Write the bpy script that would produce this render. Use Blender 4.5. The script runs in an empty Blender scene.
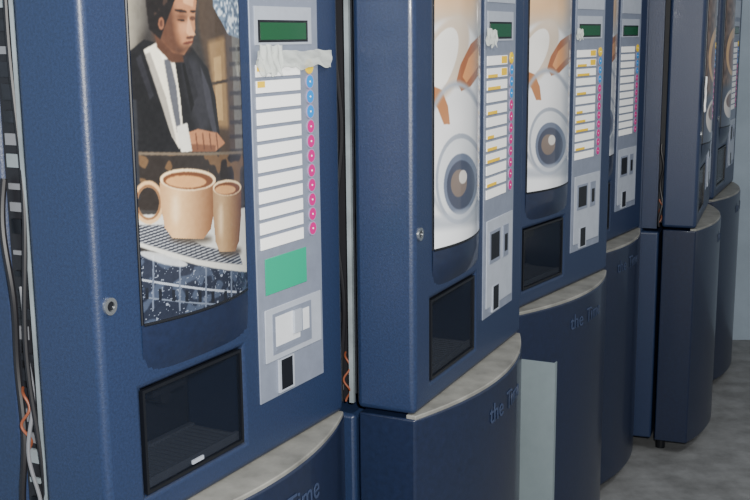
import bpy, bmesh, math, random
import numpy as np
from mathutils import Matrix, Vector
random.seed(4)
rng=np.random.default_rng(3)
SC=bpy.context.scene.collection

def lin(c):
    c=np.asarray(c,dtype=float)/255.0
    return np.where(c<=0.04045,c/12.92,((c+0.055)/1.055)**2.4)
def L4(r,g,b): 
    v=lin((r,g,b)); return (float(v[0]),float(v[1]),float(v[2]),1.0)

# ---------------------------------------------------------------- materials
def mat(name,rgb,rough=.5,metal=0.,spec=.5,var=0.,scale=40.,bump=0.,coat=0.,rgb2=None,emit=0.):
    m=bpy.data.materials.new(name); m.use_nodes=True
    nt=m.node_tree; b=nt.nodes['Principled BSDF']
    b.inputs['Base Color'].default_value=L4(*rgb)
    b.inputs['Roughness'].default_value=rough; b.inputs['Metallic'].default_value=metal
    b.inputs['Specular IOR Level'].default_value=spec
    b.inputs['Coat Weight'].default_value=coat; b.inputs['Coat Roughness'].default_value=.08
    if var>0 or bump>0 or rgb2:
        tc=nt.nodes.new('ShaderNodeTexCoord'); n=nt.nodes.new('ShaderNodeTexNoise')
        n.inputs['Scale'].default_value=scale; n.inputs['Detail'].default_value=6; n.inputs['Roughness'].default_value=.65
        nt.links.new(tc.outputs['Object'],n.inputs['Vector'])
        if var>0 or rgb2:
            r=nt.nodes.new('ShaderNodeValToRGB')
            c=np.array(rgb,float)
            a=np.clip(c*(1-var),0,255); d=np.clip(c*(1+var),0,255) if rgb2 is None else np.array(rgb2,float)
            r.color_ramp.elements[0].position=.3; r.color_ramp.elements[1].position=.7
            r.color_ramp.elements[0].color=L4(*a); r.color_ramp.elements[1].color=L4(*d)
            nt.links.new(n.outputs['Fac'],r.inputs['Fac']); nt.links.new(r.outputs['Color'],b.inputs['Base Color'])
        if bump>0:
            bp=nt.nodes.new('ShaderNodeBump'); bp.inputs['Strength'].default_value=bump; bp.inputs['Distance'].default_value=.002
            nt.links.new(n.outputs['Fac'],bp.inputs['Height']); nt.links.new(bp.outputs['Normal'],b.inputs['Normal'])
    return m
M=dict(
 blue=mat('blue_textured_paint',(30,44,73),.42,var=.13,scale=240,bump=.24,spec=.5,coat=.08),
 blue2=mat('blue_smooth_paint',(22,32,56),.34,var=.10,scale=90,bump=.10,coat=.25),
 silver=mat('silver_panel',(130,138,156),.42,metal=.25,var=.04,scale=30),
 silver2=mat('silver_panel_light',(166,173,186),.4,metal=.1,var=.03,scale=30),
 plate=mat('coin_panel_plastic',(206,210,216),.4,var=.02,scale=30),
 ledge=mat('grey_ledge_plastic',(120,120,116),.5,var=.16,scale=12),
 white=mat('label_white',(252,253,253),.4),
 yellow=mat('label_yellow',(232,190,30),.5),
 mag=mat('button_magenta',(190,14,120),.45),
 cyan=mat('button_cyan',(0,130,205),.45),
 ybtn=mat('button_yellow',(220,190,10),.45),
 ring=mat('button_ring',(150,140,170),.4),
 black=mat('black_plastic',(12,15,22),.4),
 dark=mat('dark_metal',(22,25,32),.6,var=.3,scale=30),
 lcd=mat('lcd_green',(20,76,46),.2),
 teal=mat('teal_sticker',(0,152,118),.5),
 strip=mat('galvanised_strip',(136,146,152),.5,metal=.2,var=.12,scale=12),
 grille=mat('grille_bar',(78,84,96),.4,metal=.1), hatch=mat('hatch_liner',(24,29,40),.5,var=.1,scale=20),
 copper=mat('cable_orange',(120,66,44),.5), cgrey=mat('cable_grey',(110,112,118),.5), cblk=mat('cable_black',(22,22,27),.5),
 chrome=mat('lock_chrome',(190,195,200),.2,metal=.9),
 sheet=mat('zinc_sheet',(134,148,154),.4,metal=.3,var=.025,scale=20),
 text=mat('lettering',(50,62,90),.5),
 floor=mat('concrete_floor',(112,114,116),.75,var=.16,scale=9,bump=.5),
 wall=mat('painted_wall',(146,160,174),.8,var=.05,scale=3),
)
def film(name,rgb,alpha,rough):
    m=bpy.data.materials.new(name); m.use_nodes=True; nt=m.node_tree
    b=nt.nodes['Principled BSDF']; b.inputs['Base Color'].default_value=L4(*rgb)
    b.inputs['Roughness'].default_value=rough; b.inputs['Alpha'].default_value=alpha
    return m
M['tape']=film('adhesive_tape',(206,212,208),.74,.3)
M['glass']=film('hatch_window_glass',(22,28,40),.36,.1)

def vcol(name):
    m=bpy.data.materials.new(name); m.use_nodes=True; nt=m.node_tree
    b=nt.nodes['Principled BSDF']; a=nt.nodes.new('ShaderNodeAttribute'); a.attribute_name='Col'
    nt.links.new(a.outputs['Color'],b.inputs['Base Color'])
    b.inputs['Roughness'].default_value=.3; b.inputs['Coat Weight'].default_value=.8; b.inputs['Coat Roughness'].default_value=.05
    return m
M['poster']=vcol('printed_poster')

# ---------------------------------------------------------------- mesh builder
class MB:
    def __init__(s): s.v=[];s.f=[];s.m=[];s.mats=[]
    def mi(s,k):
        if k not in s.mats: s.mats.append(k)
        return s.mats.index(k)
    def add(s,vs,fs,k):
        o=len(s.v); i=s.mi(k); s.v+=list(vs)
        for f in fs: s.f.append([o+j for j in f]); s.m.append(i)
    def box(s,x0,x1,y0,y1,z0,z1,k):
        v=[(x,y,z) for x in(x0,x1) for y in(y0,y1) for z in(z0,z1)]
        s.add(v,[(0,1,3,2),(4,6,7,5),(0,4,5,1),(2,3,7,6),(0,2,6,4),(1,5,7,3)],k)
    def disc(s,cx,cz,r,y0,y1,k,n=20):
        v=[(cx+r*math.cos(a),y,cz+r*math.sin(a)) for y in(y0,y1) for a in [2*math.pi*i/n for i in range(n)]]
        f=[[i,(i+1)%n,n+(i+1)%n,n+i] for i in range(n)]+[list(range(n))[::-1],list(range(n,2*n))]
        s.add(v,f,k)
    def ring(s,cx,cz,r,r2,y0,y1,k,n=24):
        v=[];f=[]
        for i in range(n):
            a=2*math.pi*i/n; c,d=math.cos(a),math.sin(a)
            v+=[(cx+r*c,y0,cz+r*d),(cx+r2*c,y0,cz+r2*d),(cx+r*c,y1,cz+r*d),(cx+r2*c,y1,cz+r2*d)]
        for i in range(n):
            a=4*i;b=4*((i+1)%n)
            f+=[(a,b,b+1,a+1),(a+2,a+3,b+3,b+2),(a,a+2,b+2,b),(a+1,b+1,b+3,a+3)]
        s.add(v,f,k)
    def prism(s,plan,z0,z1,k,ktop=None):
        n=len(plan); v=[(x,y,z0) for x,y in plan]+[(x,y,z1) for x,y in plan]
        s.add(v,[[i,(i+1)%n,n+(i+1)%n,n+i] for i in range(n)]+[list(range(n))[::-1]],k)
        s.add([(x,y,z1) for x,y in plan],[list(range(n))],ktop or k)
    def tube(s,pts,r,k,n=8):
        pts=[Vector(p) for p in pts]; v=[];f=[]
        for i,p in enumerate(pts):
            t=(pts[min(i+1,len(pts)-1)]-pts[max(i-1,0)]).normalized()
            a=t.cross(Vector((0.3,1,.2))).normalized(); b=t.cross(a)
            for j in range(n):
                q=p+r*(math.cos(2*math.pi*j/n)*a+math.sin(2*math.pi*j/n)*b); v.append(tuple(q))
        for i in range(len(pts)-1):
            for j in range(n):
                f.append((i*n+j,i*n+(j+1)%n,(i+1)*n+(j+1)%n,(i+1)*n+j))
        s.add(v,f,k)
    def obj(s,name,parent,bevel=0,segs=2,smooth=False):
        me=bpy.data.meshes.new(name); me.from_pydata(s.v,[],s.f)
        for k in s.mats: me.materials.append(M[k])
        me.polygons.foreach_set('material_index',s.m)
        bm=bmesh.new(); bm.from_mesh(me); bmesh.ops.remove_doubles(bm,verts=bm.verts,dist=1e-6)
        bmesh.ops.recalc_face_normals(bm,faces=bm.faces); bm.to_mesh(me); bm.free()
        o=bpy.data.objects.new(name,me); SC.objects.link(o); o.parent=parent
        if bevel:
            b=o.modifiers.new('b','BEVEL'); b.width=bevel; b.segments=segs; b.limit_method='ANGLE'; b.angle_limit=math.radians(40)
        if smooth or bevel:
            me.polygons.foreach_set('use_smooth',[True]*len(me.polygons))
            try:
                sm=o.modifiers.new('wn','WEIGHTED_NORMAL'); sm.keep_sharp=True
                me.set_sharp_from_angle(angle=math.radians(35))
            except Exception: pass
        return o

# ---------------------------------------------------------------- posters (painted on a dense grid)
H0=1.55
U1,U2,BUL=.087,.336,.020
HX0,HX1=.084,.339
def bulge(x,b=BUL):
    q=(2*(x-HX0)/(HX1-HX0)-1); return -b*(1-q*q)
def pip(X,Y,poly):
    ins=np.zeros(X.shape,bool); n=len(poly); j=n-1
    for i in range(n):
        xi,yi=poly[i];xj,yj=poly[j]
        if yi!=yj:
            c=((yi>Y)!=(yj>Y))&(X<(xj-xi)*(Y-yi)/(yj-yi)+xi); ins^=c
        j=i
    return ins
def ell(X,Y,cx,cy,rx,ry,rot=0):
    a=math.radians(rot);dx=X-cx;dy=Y-cy
    u=dx*math.cos(a)+dy*math.sin(a);v=-dx*math.sin(a)+dy*math.cos(a)
    return (u/rx)**2+(v/ry)**2
def sstep(a,b,x):
    t=np.clip((x-a)/(b-a),0,1);return t*t*(3-2*t)
def blur(A,k):
    for ax in(0,1):
        P=np.concatenate([A.take([0]*k,axis=ax),A,A.take([-1]*k,axis=ax)],axis=ax)
        n=A.shape[ax]; A=sum(P.take(range(i,i+n),axis=ax) for i in range(2*k+1))/(2*k+1)
    return A
def noise(shape,cell):
    h,w=shape; g=rng.random((h//cell+3,w//cell+3))
    yy=np.arange(h)/cell;xx=np.arange(w)/cell; y0=yy.astype(int);x0=xx.astype(int)
    fy=(yy-y0)[:,None];fx=(xx-x0)[None,:]
    return (g[y0][:,x0]*(1-fy)*(1-fx)+g[y0+1][:,x0]*fy*(1-fx)+g[y0][:,x0+1]*(1-fy)*fx+g[y0+1][:,x0+1]*fy*fx)

def paint_man(s,h):
    f=s*1.15/(1+.15*s); k=.001362+(.00158-.001362)*f
    Y=41+h/k; X=128+112*f+9*4*s*(1-s)+(.054-.027*f)*(Y-38)
    C=np.zeros(s.shape+(3,)); 
    n1=noise(s.shape,14);n2=noise(s.shape,5);n3=noise(s.shape,40);n4=noise(s.shape,3)
    def put(mask,col,a=1.0,soft=0):
        m=mask.astype(float)
        if soft>4: m=blur(m,soft)
        elif soft: m=blur(m,1)
        m=(m*a)[...,None]; C[:]=C*(1-m)+np.array(col,float)*m
    C[:]=(38,35,34); C[:]+= ((n3-.5)*30)[...,None]
    # blurred cafe background, then painted glare at upper right
    put(pip(X,Y,[(110,-60),(146,-60),(142,30),(136,56),(110,64)]),(100,96,88),.9,8)
    put(pip(X,Y,[(120,-60),(132,-60),(132,50),(120,56)]),(146,140,124),.7,6)
    put(pip(X,Y,[(110,60),(140,70),(136,130),(110,130)]),(46,46,48),.8,6)
    put(pip(X,Y,[(196,-60),(260,-60),(260,170),(222,172),(215,120),(205,70),(196,30)]),(60,47,36),1,5)
    put(pip(X,Y,[(206,45),(224,40),(228,128),(216,126)]),(132,104,68),1,5)
    put(pip(X,Y,[(212,60),(220,58),(222,120),(216,120)]),(180,148,98),.7,4)
    put(pip(X,Y,[(205,84),(228,80),(228,83),(206,87)]),(52,42,34),1,1)
    put(pip(X,Y,[(231,20),(240,20),(243,150),(235,150)]),(104,104,98),.8,2)
    for yy in range(50,150,14): put(pip(X,Y,[(229,yy),(246,yy),(246,yy+4),(229,yy+4)]),(32,28,28),.8,1)
    g=pip(X,Y,[(207,-60),(240,-60),(240,42),(228,38),(212,12)])  # glare on the poster front, painted into its colours as pale flecks
    put(g,(112,132,154),1,3); put(g&(n2>.62),(214,226,236),1,1); put(g&(n2<.3),(72,88,108),1,1)
    # suit
    put(pip(X,Y,[(127,54),(142,42),(158,46),(190,50),(206,70),(214,98),(219,140),(214,170),(132,172)]),(12,12,15),1,2)
    put(pip(X,Y,[(178,56),(194,60),(206,86),(210,122),(198,136),(188,108)]),(32,32,38),1,8)
    put(pip(X,Y,[(198,66),(208,90),(216,134),(212,136),(204,104)]),(44,44,52),1,2)
    put(pip(X,Y,[(178,62),(186,60),(196,96),(190,104),(186,84),(181,80)]),(22,22,27),1,1)
    put(pip(X,Y,[(180,66),(182,64),(192,104),(189,112)]),(4,4,6),1,1)
    # shirt + tie
    put(pip(X,Y,[(141,52),(156,44),(172,60),(178,98),(182,140),(177,148),(167,130),(157,98),(147,72)]),(228,222,204),1,1)
    put(pip(X,Y,[(143,56),(148,54),(164,98),(174,140),(170,136),(156,98)]),(150,144,134),1,3)
    put(pip(X,Y,[(161,58),(167,58),(174,86),(179,128),(175,132),(168,98)]),(74,76,84),1,1)
    put(pip(X,Y,[(154,44),(160,46),(168,60),(160,62)]),(244,240,226),1,1)
    put(pip(X,Y,[(127,58),(141,50),(157,98),(169,134),(160,152),(140,120)]),(10,10,13),1,1)
    put(pip(X,Y,[(134,60),(139,56),(152,96),(148,100)]),(26,26,32),1,1)
    # neck, head (tilted down)
    put(pip(X,Y,[(152,34),(176,40),(182,64),(169,64),(155,50)]),(66,40,27),1,2)
    put(pip(X,Y,[(156,-14),(188,-14),(195,4),(193,20),(193,34),(190,46),(182,57),(171,55),(160,44),(153,20)]),(166,112,76),1,1)
    put(pip(X,Y,[(153,8),(171,8),(174,36),(182,58),(168,56),(152,40)]),(74,45,31),.97,7)
    put(pip(X,Y,[(180,-4),(192,2),(191,12),(181,8)]),(214,162,118),.8,3)
    put(ell(X,Y,183,31,5,6,0)<1,(200,144,104),.6,5)
    put(pip(X,Y,[(148,-40),(197,-40),(201,-8),(195,6),(186,-3),(174,2),(168,16),(163,28),(158,42),(147,32),(143,0)]),(14,10,10),1,2)
    put((pip(X,Y,[(150,-40),(194,-40),(196,-8),(172,0),(152,20)]))&(n2>.66),(44,31,25),1,1)
    put(ell(X,Y,178.5,15.5,6.5,1.5,10)<1,(30,18,14),1,1); put(ell(X,Y,191,16,3,1.3,0)<1,(34,20,16),1,1)
    put(ell(X,Y,179,21,6.5,3.6,8)<1,(76,46,33),.8,5); put(ell(X,Y,179,24,4,.9,8)<1,(24,14,11),1,1); put(ell(X,Y,190.5,22.5,3,2.2,0)<1,(66,40,30),.85,1)
    put(pip(X,Y,[(186,20),(191,34),(194,38),(188,40),(184,36)]),(212,158,116),.8,1)
    put(ell(X,Y,188,40.5,4.4,1.3,-5)<1,(58,32,25),.9,1)
    put(ell(X,Y,186,45.5,5.5,1.3,-12)<1,(84,38,30),.95,1)
    put(ell(X,Y,181,52,9,4,-20)<1,(62,39,29),.7,5)
    put(ell(X,Y,159,27,3,6,0)<1,(124,78,55),1,1); put(ell(X,Y,159,27,1.4,3.4,0)<1,(74,44,32),1,1)
    # hand
    put(pip(X,Y,[(178,134),(196,128),(216,132),(224,142),(214,150),(190,150)]),(160,107,72),1,1)
    put(pip(X,Y,[(178,142),(214,144),(214,150),(190,151)]),(100,62,42),.9,3)
    for q in range(4): put(pip(X,Y,[(193+q*7,133),(194+q*7,131),(196+q*7,148),(195+q*7,149)]),(78,46,32),.9,1)
    put(pip(X,Y,[(174,126),(185,122),(190,150),(179,152)]),(216,214,204),1,1)
    # shelf behind cups
    put(pip(X,Y,[(115,151),(255,151),(255,210),(115,210)]),(32,26,23),1,4)
    put((pip(X,Y,[(125,152),(250,152),(250,182),(125,186)]))&(n1>.6),(92,68,44),1,2)
    put(pip(X,Y,[(115,152),(255,150),(255,153),(115,155)]),(96,84,70),1,1)
    put(pip(X,Y,[(128,100),(135,100),(139,200),(132,200)]),(30,32,38),1,1)
    # table, tray
    put(pip(X,Y,[(125,216),(255,206),(255,272),(230,274),(125,244)]),(204,204,198),1,1)
    T=pip(X,Y,[(130,226),(166,224),(200,244),(238,252),(242,264),(196,258),(134,242)])
    put(T,(48,50,60),1,1)
    put((np.abs(((X*0.9+Y*2.2)%7)-3.5)<1.2)&T,(156,160,166),1,0)
    low=pip(X,Y,[(125,250),(196,264),(256,274),(256,350),(125,350)])
    put(low,(26,32,48),1,1)
    put(low&(n1>.58),(56,66,86),1,3); put(low&(n4>.86),(134,144,162),1,0)
    put(low&(np.abs(Y-(282+.1*(X-140)))<1.1),(160,168,182),1,0); put(low&(np.abs(Y-(300+.05*(X-140)))<.8),(100,110,128),1,0)
    put(low&(np.abs(((X-140)%26)-12)<.8)&(Y<312),(92,102,122),1,0)
    put(low&(np.abs(((X-140)%13)-6)<1.6)&(np.abs(Y-296)<6),(18,22,32),1,0)
    put(ell(X,Y,162,259,24,5,12)<1,(214,218,220),.8,3)
    def cup(cx,ty,rx,ry,bot,shade):
        put(ell(X,Y,cx+3,bot,rx*.8,5)<1,(70,60,50),.9,5)
        body=pip(X,Y,[(cx-rx,ty),(cx+rx,ty),(cx+rx*.97,ty+(bot-ty)*.45),(cx+rx*.82,bot-10),(cx+rx*.55,bot),(cx-rx*.55,bot),(cx-rx*.82,bot-10),(cx-rx*.97,ty+(bot-ty)*.45)])
        sh=np.clip((X-(cx-rx))/(2*rx),0,1); sh=.1+.9*(np.abs(sh-.30)/.70)**1.3
        col=np.array((232,190,136))[None,None,:]*(1-sh[...,None])+np.array((104,62,34))[None,None,:]*sh[...,None]
        col=col*shade; C[body]=col[body]
        put(ell(X,Y,cx,ty,rx,ry)<1,(242,214,170),1,1); put(ell(X,Y,cx,ty+.8,rx*.9,ry*.8)<1,(98,56,30),1,1); put(ell(X,Y,cx-2,ty+2,rx*.72,ry*.56)<1,(200,146,92),1,2)
        put(ell(X,Y,cx-rx*.45,ty+(bot-ty)*.5,rx*.14,(bot-ty)*.26)<1,(250,226,188),.5,5)
    rg=ell(X,Y,147,202,15,22); put((rg<1)&(rg>.5),(214,172,120),1,1); put((rg<.66)&(rg>.5),(116,76,46),1,1)
    cup(186,178,28,11,237,1.0); cup(226,186,15,8,250,.8)
    C+=((n2-.5)*8)[...,None]
    C[:]=C*.95+5
    return C
def paint_cup(s,h):
    f=s*1.11/(1+.11*s); k=.00185+(.00196-.00185)*f
    Y=35.5+h/k; X=431+45*f+9*4*s*(1-s)
    C=np.zeros(s.shape+(3,))
    def put(mask,col,a=1.0,soft=1):
        m=mask.astype(float)
        if soft>4: m=blur(m,soft)
        elif soft: m=blur(m,1)
        m=(m*a)[...,None]; C[:]=C*(1-m)+np.array(col,float)*m
    n3=noise(s.shape,40)
    C[:]=(180,183,188)
    put(sstep(44,-5,Y),(216,176,132),1,0)
    put(ell(X,Y,446,120,44,100,0)<1,(222,223,226),1,6)
    put(ell(X,Y,440,60,20,46,20)<1,(200,184,166),1,6); put(ell(X,Y,436,62,14,36,20)<1,(230,228,224),1,4)
    put(pip(X,Y,[(477,34),(466,44),(456,64),(452,80),(457,90),(466,86),(478,70)]),(150,86,44),1,1)
    put(pip(X,Y,[(474,46),(464,58),(458,76),(462,82),(474,66)]),(206,140,82),1,2)
    put(pip(X,Y,[(430,84),(438,88),(444,104),(446,122),(440,122),(434,106),(430,100)]),(164,108,66),1,1)
    e=ell(X,Y,452,150,30,70,0); put((e<1)&(e>.84),(152,158,170),1,5)
    e=ell(X,Y,456,178,24,46,0); put(e<1,(206,210,216),1,2); put((e<1)&(e>.8),(150,157,170),1,2)
    put(ell(X,Y,457,183,17,31,0)<1,(96,106,128),1,1); put(ell(X,Y,457,184,14,25,0)<1,(54,60,80),1,1)
    put(ell(X,Y,455,182,8,14,0)<1,(112,98,90),1,1); put(ell(X,Y,459,176,4,7,0)<1,(196,192,188),1,1)
    put(pip(X,Y,[(430,214),(480,206),(480,228),(430,236)]),(172,180,194),.6,5)
    put(sstep(222,232,Y),(230,233,238),1,0)
    put(sstep(466,476,X),(130,140,156),.45,0)  # shading of the convex front, painted as a greyer right edge
    C+=((n3-.5)*12)[...,None]
    return C
def paint_bean(s,h):
    C=np.zeros(s.shape+(3,)); 
    def put(mask,col,a=1.0):
        m=blur(mask.astype(float),1)*a; m=m[...,None]; C[:]=C*(1-m)+np.array(col,float)*m
    n=noise(s.shape,18)
    C[:]=(96,72,56); C[:]+=((n-.5)*70)[...,None]
    put(ell(s,h,.5,.08,.42,.10)<1,(206,164,110)); put(ell(s,h,.5,.09,.3,.07)<1,(120,76,46))
    put(sstep(.20,.24,h),(60,66,84)); put(ell(s,h,.45,.30,.36,.06)<1,(222,214,206)); put(ell(s,h,.45,.285,.26,.03)<1,(112,76,54))
    return C
def poster(fn,parent,nx=260,nz=700):
    h=np.linspace(-.24,.391,nz); s=np.linspace(0,1,nx)
    S,Hh=np.meshgrid(s,h)
    C=np.clip(fn(S,Hh),0,255)
    x=U1+S*(U2-U1); y=bulge(x)-.0025; z=H0-Hh
    v=np.stack([x,y,z],-1).reshape(-1,3)
    idx=np.arange(nx*nz).reshape(nz,nx)
    q=np.stack([idx[1:,:-1],idx[1:,1:],idx[:-1,1:],idx[:-1,:-1]],-1).reshape(-1,4)
    me=bpy.data.meshes.new('poster'); me.vertices.add(len(v)); me.vertices.foreach_set('co',v.ravel())
    me.loops.add(q.size); me.loops.foreach_set('vertex_index',q.ravel().astype(np.int32))
    me.polygons.add(len(q)); me.polygons.foreach_set('loop_start',(np.arange(len(q))*4).astype(np.int32)); me.polygons.foreach_set('loop_total',np.full(len(q),4,np.int32))
    me.update(); me.validate()
    me.polygons.foreach_set('use_smooth',[True]*len(me.polygons))
    a=me.color_attributes.new('Col','FLOAT_COLOR','POINT')
    c=np.ones((len(v),4),np.float32); c[:,:3]=lin(C.reshape(-1,3)); a.data.foreach_set('color',c.ravel())
    me.materials.append(M['poster'])
    o=bpy.data.objects.new('poster',me); SC.objects.link(o); o.parent=parent
    return o

# ---------------------------------------------------------------- vending machine
W=.64; TOP=1.84; DB=.860; DT=.12; DR=.066
def arc(n=28,b=DR,x0=0.,x1=W,yo=0.):
    return [(x0+(x1-x0)*i/n, yo-b*(1-(2*i/n-1)**2)) for i in range(n+1)]
def machine(ox,oy,deg,fn,variant):
    e=bpy.data.objects.new('coffee_vending_machine',None); SC.objects.link(e)
    e.matrix_world=Matrix.Translation((ox,oy,0))@Matrix.Rotation(math.radians(deg),4,'Z')
    # cabinet
    b=MB(); b.box(.03,.61,.19,.6,.05,TOP-.01,'blue'); b.box(.012,.628,DT+.01,.6,.05,DB-.02,'blue')
    b.obj('cabinet',e,.008)
    b=MB()
    for x in(.05,.55):
        for y in(.08,.5): 
            b.prism([(x+.02+.018*math.cos(a),y+.02+.018*math.sin(a)) for a in [k*math.pi/6 for k in range(12)]],0,.052,'black')
    b.obj('feet',e)
    b=MB()
    if variant<=2:
        b.box(.05,.59,DT,.195,DB+.01,TOP-.03,'dark')
        b.box(.022,.030,.137,.146,DB,TOP-.02,'strip'); b.box(.034,.046,.155,.188,DB,TOP-.02,'cblk')
        for i in range(30 if variant==1 else 8):
            z=.88+i*.031; b.box(.030,.05,.155+.01*random.random(),.180,z,z+.006+.016*random.random(),random.choice(['strip','dark','cgrey','black','black','dark'] if variant==1 else ['dark','black','cgrey']))
    else:
        b.box(.05,.59,DT,.140,DB+.01,TOP-.03,'dark'); b.box(.028,.61,.14,.195,DB-.01,TOP-.02,'blue')
    b.obj('inner_chassis',e)
    b=MB()
    cab=[('cblk',.004,.9),('cgrey',.003,.35),('copper',.0022,.10),('cblk',.005,.5)]
    if variant==2: cab=[('copper',.002,.10),('cblk',.004,.7)]
    if variant>2: cab=[('copper',.003,.10),('cblk',.005,.3)]
    for c,(k,r,ln) in enumerate(cab):
        ph=random.random()*6; pts=[]; yo=.150 if variant<=2 else .128
        for i in range(40):
            t=i/39; pts.append((.022+.005*math.sin(ph+t*9),yo+(.010*c if variant<=2 else 0)+.005*math.sin(ph*2+t*14),DB+t*ln+(.0 if variant!=1 or k!='copper' else .10)))
        b.tube(pts,r,k)
    b.obj('wiring_loom',e,smooth=True)
    # door slab with hatch opening
    xs=[0,.079,.320,W]; zs=[DB,.907,1.062,TOP]
    b=MB()
    for y in(0,DT):
        for i in range(3):
            for j in range(3):
                if (i,j)==(1,1): continue
                b.add([(xs[i],y,zs[j]),(xs[i+1],y,zs[j]),(xs[i+1],y,zs[j+1]),(xs[i],y,zs[j+1])],[(0,1,2,3)],'blue')
    for i in range(3):
        for z in(DB,TOP): b.add([(xs[i],0,z),(xs[i+1],0,z),(xs[i+1],DT,z),(xs[i],DT,z)],[(0,1,2,3)],'blue')
        for x in(0,W): b.add([(x,0,zs[i]),(x,DT,zs[i]),(x,DT,zs[i+1]),(x,0,zs[i+1])],[(0,1,2,3)],'blue')
    for z in(zs[1],zs[2]): b.add([(xs[1],0,z),(xs[2],0,z),(xs[2],DT,z),(xs[1],DT,z)],[(0,1,2,3)],'blue2')
    for x in(xs[1],xs[2]): b.add([(x,0,zs[1]),(x,DT,zs[1]),(x,DT,zs[2]),(x,0,zs[2])],[(0,1,2,3)],'blue2')
    b.obj('door',e,.011,3)
    # hatch interior
    b=MB(); b.box(.081,.318,DT-.004,DT-.001,.905,1.062,'hatch')
    for i in range(17):
        x=.088+i*.0138; b.box(x,x+.0045,.012,.105,.914,.921,'grille')
    b.box(.083,.316,.008,.014,.910,.924,'grille'); b.box(.083,.316,.098,.108,.910,.924,'grille')
    b.box(.16,.24,.05,.11,1.02,1.06,'dark'); b.disc(.20,1.01,.012,.06,.10,'dark')
    b.obj('cup_hatch_interior',e)
    b=MB()
    for x0,x1,z0,z1 in((.080,.319,.906,.911),(.080,.319,1.057,1.062),(.080,.085,.911,1.057),(.314,.319,.911,1.057)): b.box(x0,x1,.000,.007,z0,z1,'black')
    b.obj('hatch_frame',e)
    b=MB(); b.box(.084,.315,.003,.006,.911,1.058,'glass'); b.obj('hatch_window',e)
    if variant==1:
        b=MB(); b.box(.185,.212,-.0005,.0025,.915,.921,'silver2'); b.obj('hatch_sticker',e)
    # bulging poster housing
    b=MB(); n=24; z2=H0-.42; z3=H0-.475
    A=arc(n,BUL,HX0,HX1)
    v=[(x,y-.0015,TOP-.005) for x,y in A]+[(x,y-.0015,z2) for x,y in A]+[(x,.002,z3) for x,y in A]
    f=[(i,i+1,n+2+i,n+1+i) for i in range(n)]+[(n+1+i,n+2+i,2*n+3+i,2*n+2+i) for i in range(n)]
    b.add(v,f,'blue2'); b.add([(x,y-.0015,TOP-.005) for x,y in A],[list(range(n+1))],'blue2')
    b.obj('poster_housing',e,smooth=True)
    poster(fn,e)
    b=MB(); pts=[]
    for i in range(31):
        x=U1+(U2-U1)*i/30; pts.append((x,bulge(x)-.001,H0-.3935))
    b.tube(pts,.0028,'black')
    for x in(U1-.001,U2+.001): b.tube([(x,bulge(x)-.0,TOP-.01),(x,bulge(x)-.0,H0-.3935)],.0024,'black')
    b.obj('poster_rim',e,smooth=True)
    # control panel
    px0,px1=.366,.566
    b=MB(); b.box(px0,px1,-.002,.004,H0-.596,TOP-.06,'silver'); b.obj('control_panel',e,.001,1)
    y=-.0022
    b=MB()
    b.box(px0+.012,px1-.012,y-.0015,y,H0+.066,H0+.14,'silver2')
    b.box(px0+.012,px1-.022,y-.0015,y,H0-.012,H0+.048,'silver2')
    b.box(px0+.020,px1-.034,y-.0020,y-.001,H0-.008,H0+.027,'black')
    b.box(px0+.026,px1-.040,y-.0025,y-.0015,H0-.004,H0+.023,'lcd')
    p=(.326-.049)/11
    for i in range(12):
        z=H0-.049-i*p; x1=px0+.140
        b.box(px0+.012,x1,y-.0015,y,z-.0095-.003,z+.0095-.003,'white')
        b.ring(.536,z,.0104,.0124,y-.0015,y,'ring' if i else 'yellow')
        k='ybtn' if i==0 else ('cyan' if i<4 else 'mag')
        b.disc(.536,z,.0105,y-.002,y,k); b.disc(.536,z,.0016,y-.0026,y,'white',10)
        if variant in(2,3):
            if i in(1,2,4,6,7,8,10): b.box(px0+.014,px0+.055+.02*(i%3),y-.002,y-.001,z-.0125,z-.006,'yellow')
            if i<2: b.box(px0+.10,px0+.136,y-.002,y-.001,z-.010,z+.005,'yellow')
        if variant==1 and i in (0,1): b.box(px0+.014,px0+.035,y-.002,y-.001,z-.004,z+.006,'yellow')
    b.obj('selection_buttons',e)
    b=MB()
    if variant==1:
        b.box(px0+.022,px0+.148,y-.001,y,H0-.416,H0-.355,'teal')
        b.box(px0+.016,px1-.010,y-.0025,y,H0-.530,H0-.440,'silver2')
    else:
        b.box(px0+.014,px1-.012,y-.0025,y,H0-.575,H0-.385,'silver2')
    b.obj('panel_sticker_and_plate',e,.0008,1)
    b=MB()
    if variant==1:
        zt,zb=H0-.450,H0-.520; x0,x1=px0+.036,px0+.156
        b.box(x0,x1,y-.0035,y-.002,zb,zt,'silver')
        b.box(x0+.008,x0+.082,y-.004,y-.003,zb+.010,zt-.006,'plate'); b.box(x0+.008,x0+.082,y-.0045,y-.0035,zb+.006,zb+.013,'silver')
        b.box(x0+.060,x0+.082,y-.008,y-.003,zb+.024,zt-.006,'silver2')
        b.box(x0+.092,x0+.112,y-.004,y-.003,zb+.022,zt-.010,'plate')
    else:
        zt,zb=(H0-.41,H0-.48); x0,x1=(px0+.03,px0+.10)
        b.box(x0,x1,y-.004,y-.002,zb,zt,'silver'); b.box(x0+.008,x1-.008,y-.0046,y-.0035,zb+.008,zt-.006,'black')
        b.box(px0+.12,px0+.155,y-.0045,y-.002,zb,zt,'silver'); b.box(px0+.128,px0+.147,y-.005,y-.003,zb+.012,zt-.02,'black')
    b.box(px0+.052,px0+.098,y-.0035,y,H0-.590,H0-.532,'silver2'); b.box(px0+.058,px0+.092,y-.004,y-.003,H0-.586,H0-.534,'black')
    b.obj('coin_return_and_slot',e)
    b=MB(); b.ring(.022,H0-.352,.007,.012,-.004,.001,'chrome'); b.disc(.022,H0-.352,.007,-.002,.001,'black')
    b.obj('door_lock',e,smooth=True)
    # ledge and drum
    A=arc(36)
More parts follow.
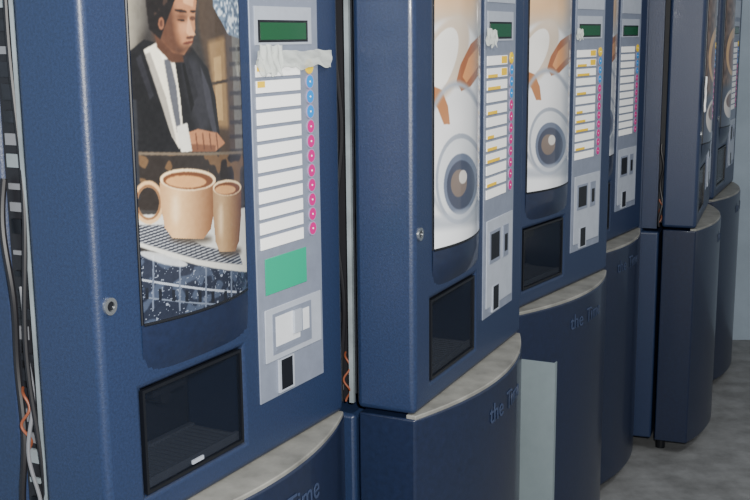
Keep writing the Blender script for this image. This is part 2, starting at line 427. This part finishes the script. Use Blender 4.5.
    b=MB(); b.prism(A+[(W,DT-.004),(0,DT-.004)],.05,DB-.008,'blue2'); b.obj('lower_drum_door',e,.004,2)
    b=MB(); A2=arc(36,DR-.003,.003,W-.003); b.prism(A2+[(W-.003,.02),(.003,.02)],DB-.010,DB-.001,'ledge')
    b.obj('drip_ledge',e,.002,2)
    txt='the Time'; xx=.24
    for ch in txt:
        if ch==' ': xx+=.018; continue
        cu=bpy.data.curves.new('lettering','FONT'); cu.body=ch; cu.size=.058; cu.extrude=.0004
        t=bpy.data.objects.new('lettering',cu); SC.objects.link(t); t.data.materials.append(M['text'])
        wch={'t':.018,'h':.030,'e':.030,'T':.034,'i':.014,'m':.046}[ch]
        q=2*(xx+wch/2)/W-1; sl=math.atan(DR*2*q*2/W)
        t.parent=e; t.location=(xx,-DR*(1-(2*xx/W-1)**2)-.0015,.772); t.rotation_euler=(math.pi/2,0,sl)
        xx+=wch
    return e
spec=[(-.368,1.421,61.3,paint_man,1),(.071,1.945,65.0,paint_cup,2),(.334,2.696,56.,paint_cup,3),(.619,3.402,57.6,paint_cup,4),(1.150,3.897,69.3,paint_bean,5),(1.425,4.60,65.0,paint_bean,6)]
ms=[machine(*s) for s in spec]

# ---------------------------------------------------------------- tapes (crumpled film, children of their machine)
def tape(parent,x0,x1,z0,z1,name='adhesive_tape',y=-.009,drop=.0,key='tape',amp=1.):
    nx,nz=50,14; v=[];f=[]
    for j in range(nz):
        for i in range(nx):
            s=i/(nx-1);t=j/(nz-1)
            edge=.003*math.sin(s*17+1)+.0015*math.sin(s*41)
            v.append((x0+(x1-x0)*s+.002*math.sin(t*7+1), y+amp*(.0018*math.sin(s*26+t*6)+.0014*math.sin(t*9+s*13)), z0+(z1-z0)*t+drop*s+edge*(1 if t<.5 else .4)))
    for j in range(nz-1):
        for i in range(nx-1): a=j*nx+i; f.append((a,a+1,a+nx+1,a+nx))
    b=MB(); b.add(v,f,key); return b.obj(name,parent,smooth=True)
tape(ms[0],.374,.60,H0-.050,H0-.022)
tape(ms[0],.374,.44,H0-.058,H0-.012,y=-.013)
tape(ms[1],.355,.42,H0-.020,H0+.014,drop=-.004)
tape(ms[2],.36,.40,H0-.014,H0+.014)
tape(ms[4],-.018,.014,H0-.27,H0-.15,y=-.012,name='paper_tag',key='white')

# ---------------------------------------------------------------- loose zinc sheet between machines
b=MB()
p0=(.320,2.640);p1=(.436,2.585)
dx,dy=p1[0]-p0[0],p1[1]-p0[1];l=math.hypot(dx,dy);nx_,ny_=-dy/l*.002,dx/l*.002
plan=[p0,p1,(p1[0]+nx_*8,p1[1]+ny_*8),(p1[0]+nx_*8-dx/l*.003,p1[1]+ny_*8),(p1[0]+nx_-dx/l*.003,p1[1]+ny_),(p0[0]+nx_,p0[1]+ny_)]
b.prism(plan,0,.765,'sheet'); b.obj('metal_sheet',None)

# ---------------------------------------------------------------- room
def plane(name,vs,k):
    b=MB(); b.add(vs,[(0,1,2,3)],k); return b.obj(name,None)
plane('floor',[(-4,-3,0),(5,-3,0),(5,8,0),(-4,8,0)],'floor')
d=Vector((math.cos(math.radians(61)),math.sin(math.radians(61)),0)); nrm=Vector((-d.y,d.x,0))
c0=Vector((.066,1.947,0))+nrm*.80
a=c0-d*4.5; bb=c0+d*4.3
plane('wall_left',[tuple(a),tuple(bb),(bb.x,bb.y,3),(a.x,a.y,3)],'wall')
plane('wall_back',[(bb.x,5.48,0),(5,5.48,0),(5,5.48,3),(bb.x,5.48,3)],'wall')

# ---------------------------------------------------------------- light
w=bpy.data.worlds.new('w'); bpy.context.scene.world=w; w.use_nodes=True
bg=w.node_tree.nodes['Background']; bg.inputs[0].default_value=(.94,.96,.97,1); bg.inputs[1].default_value=.46
def area(name,loc,target,size,power,col=(1,1,1)):
    l=bpy.data.lights.new(name,'AREA'); l.shape='RECTANGLE'; l.size=size[0]; l.size_y=size[1]; l.energy=power; l.color=col
    o=bpy.data.objects.new(name,l); SC.objects.link(o); o.location=loc
    o.rotation_euler=(Vector(target)-Vector(loc)).to_track_quat('-Z','Y').to_euler(); return o
area('ceiling_lamp',(1.7,1.6,2.9),(.5,2.6,1.0),(1.6,.4),36,(1,.99,.95))
area('camera_flash',(.10,-.02,1.70),(.35,2.5,1.3),(.08,.05),82,(1,.98,.93))

cam=bpy.data.cameras.new('camera'); cam.sensor_width=36; cam.lens=1104.7/750*36; cam.clip_start=.01
co=bpy.data.objects.new('camera',cam); SC.objects.link(co)
co.matrix_world=Matrix.Translation((0,0,H0))@Matrix.Rotation(math.pi/2-.1912,4,'X')@Matrix.Rotation(-.01,4,'Z')
bpy.context.scene.camera=co
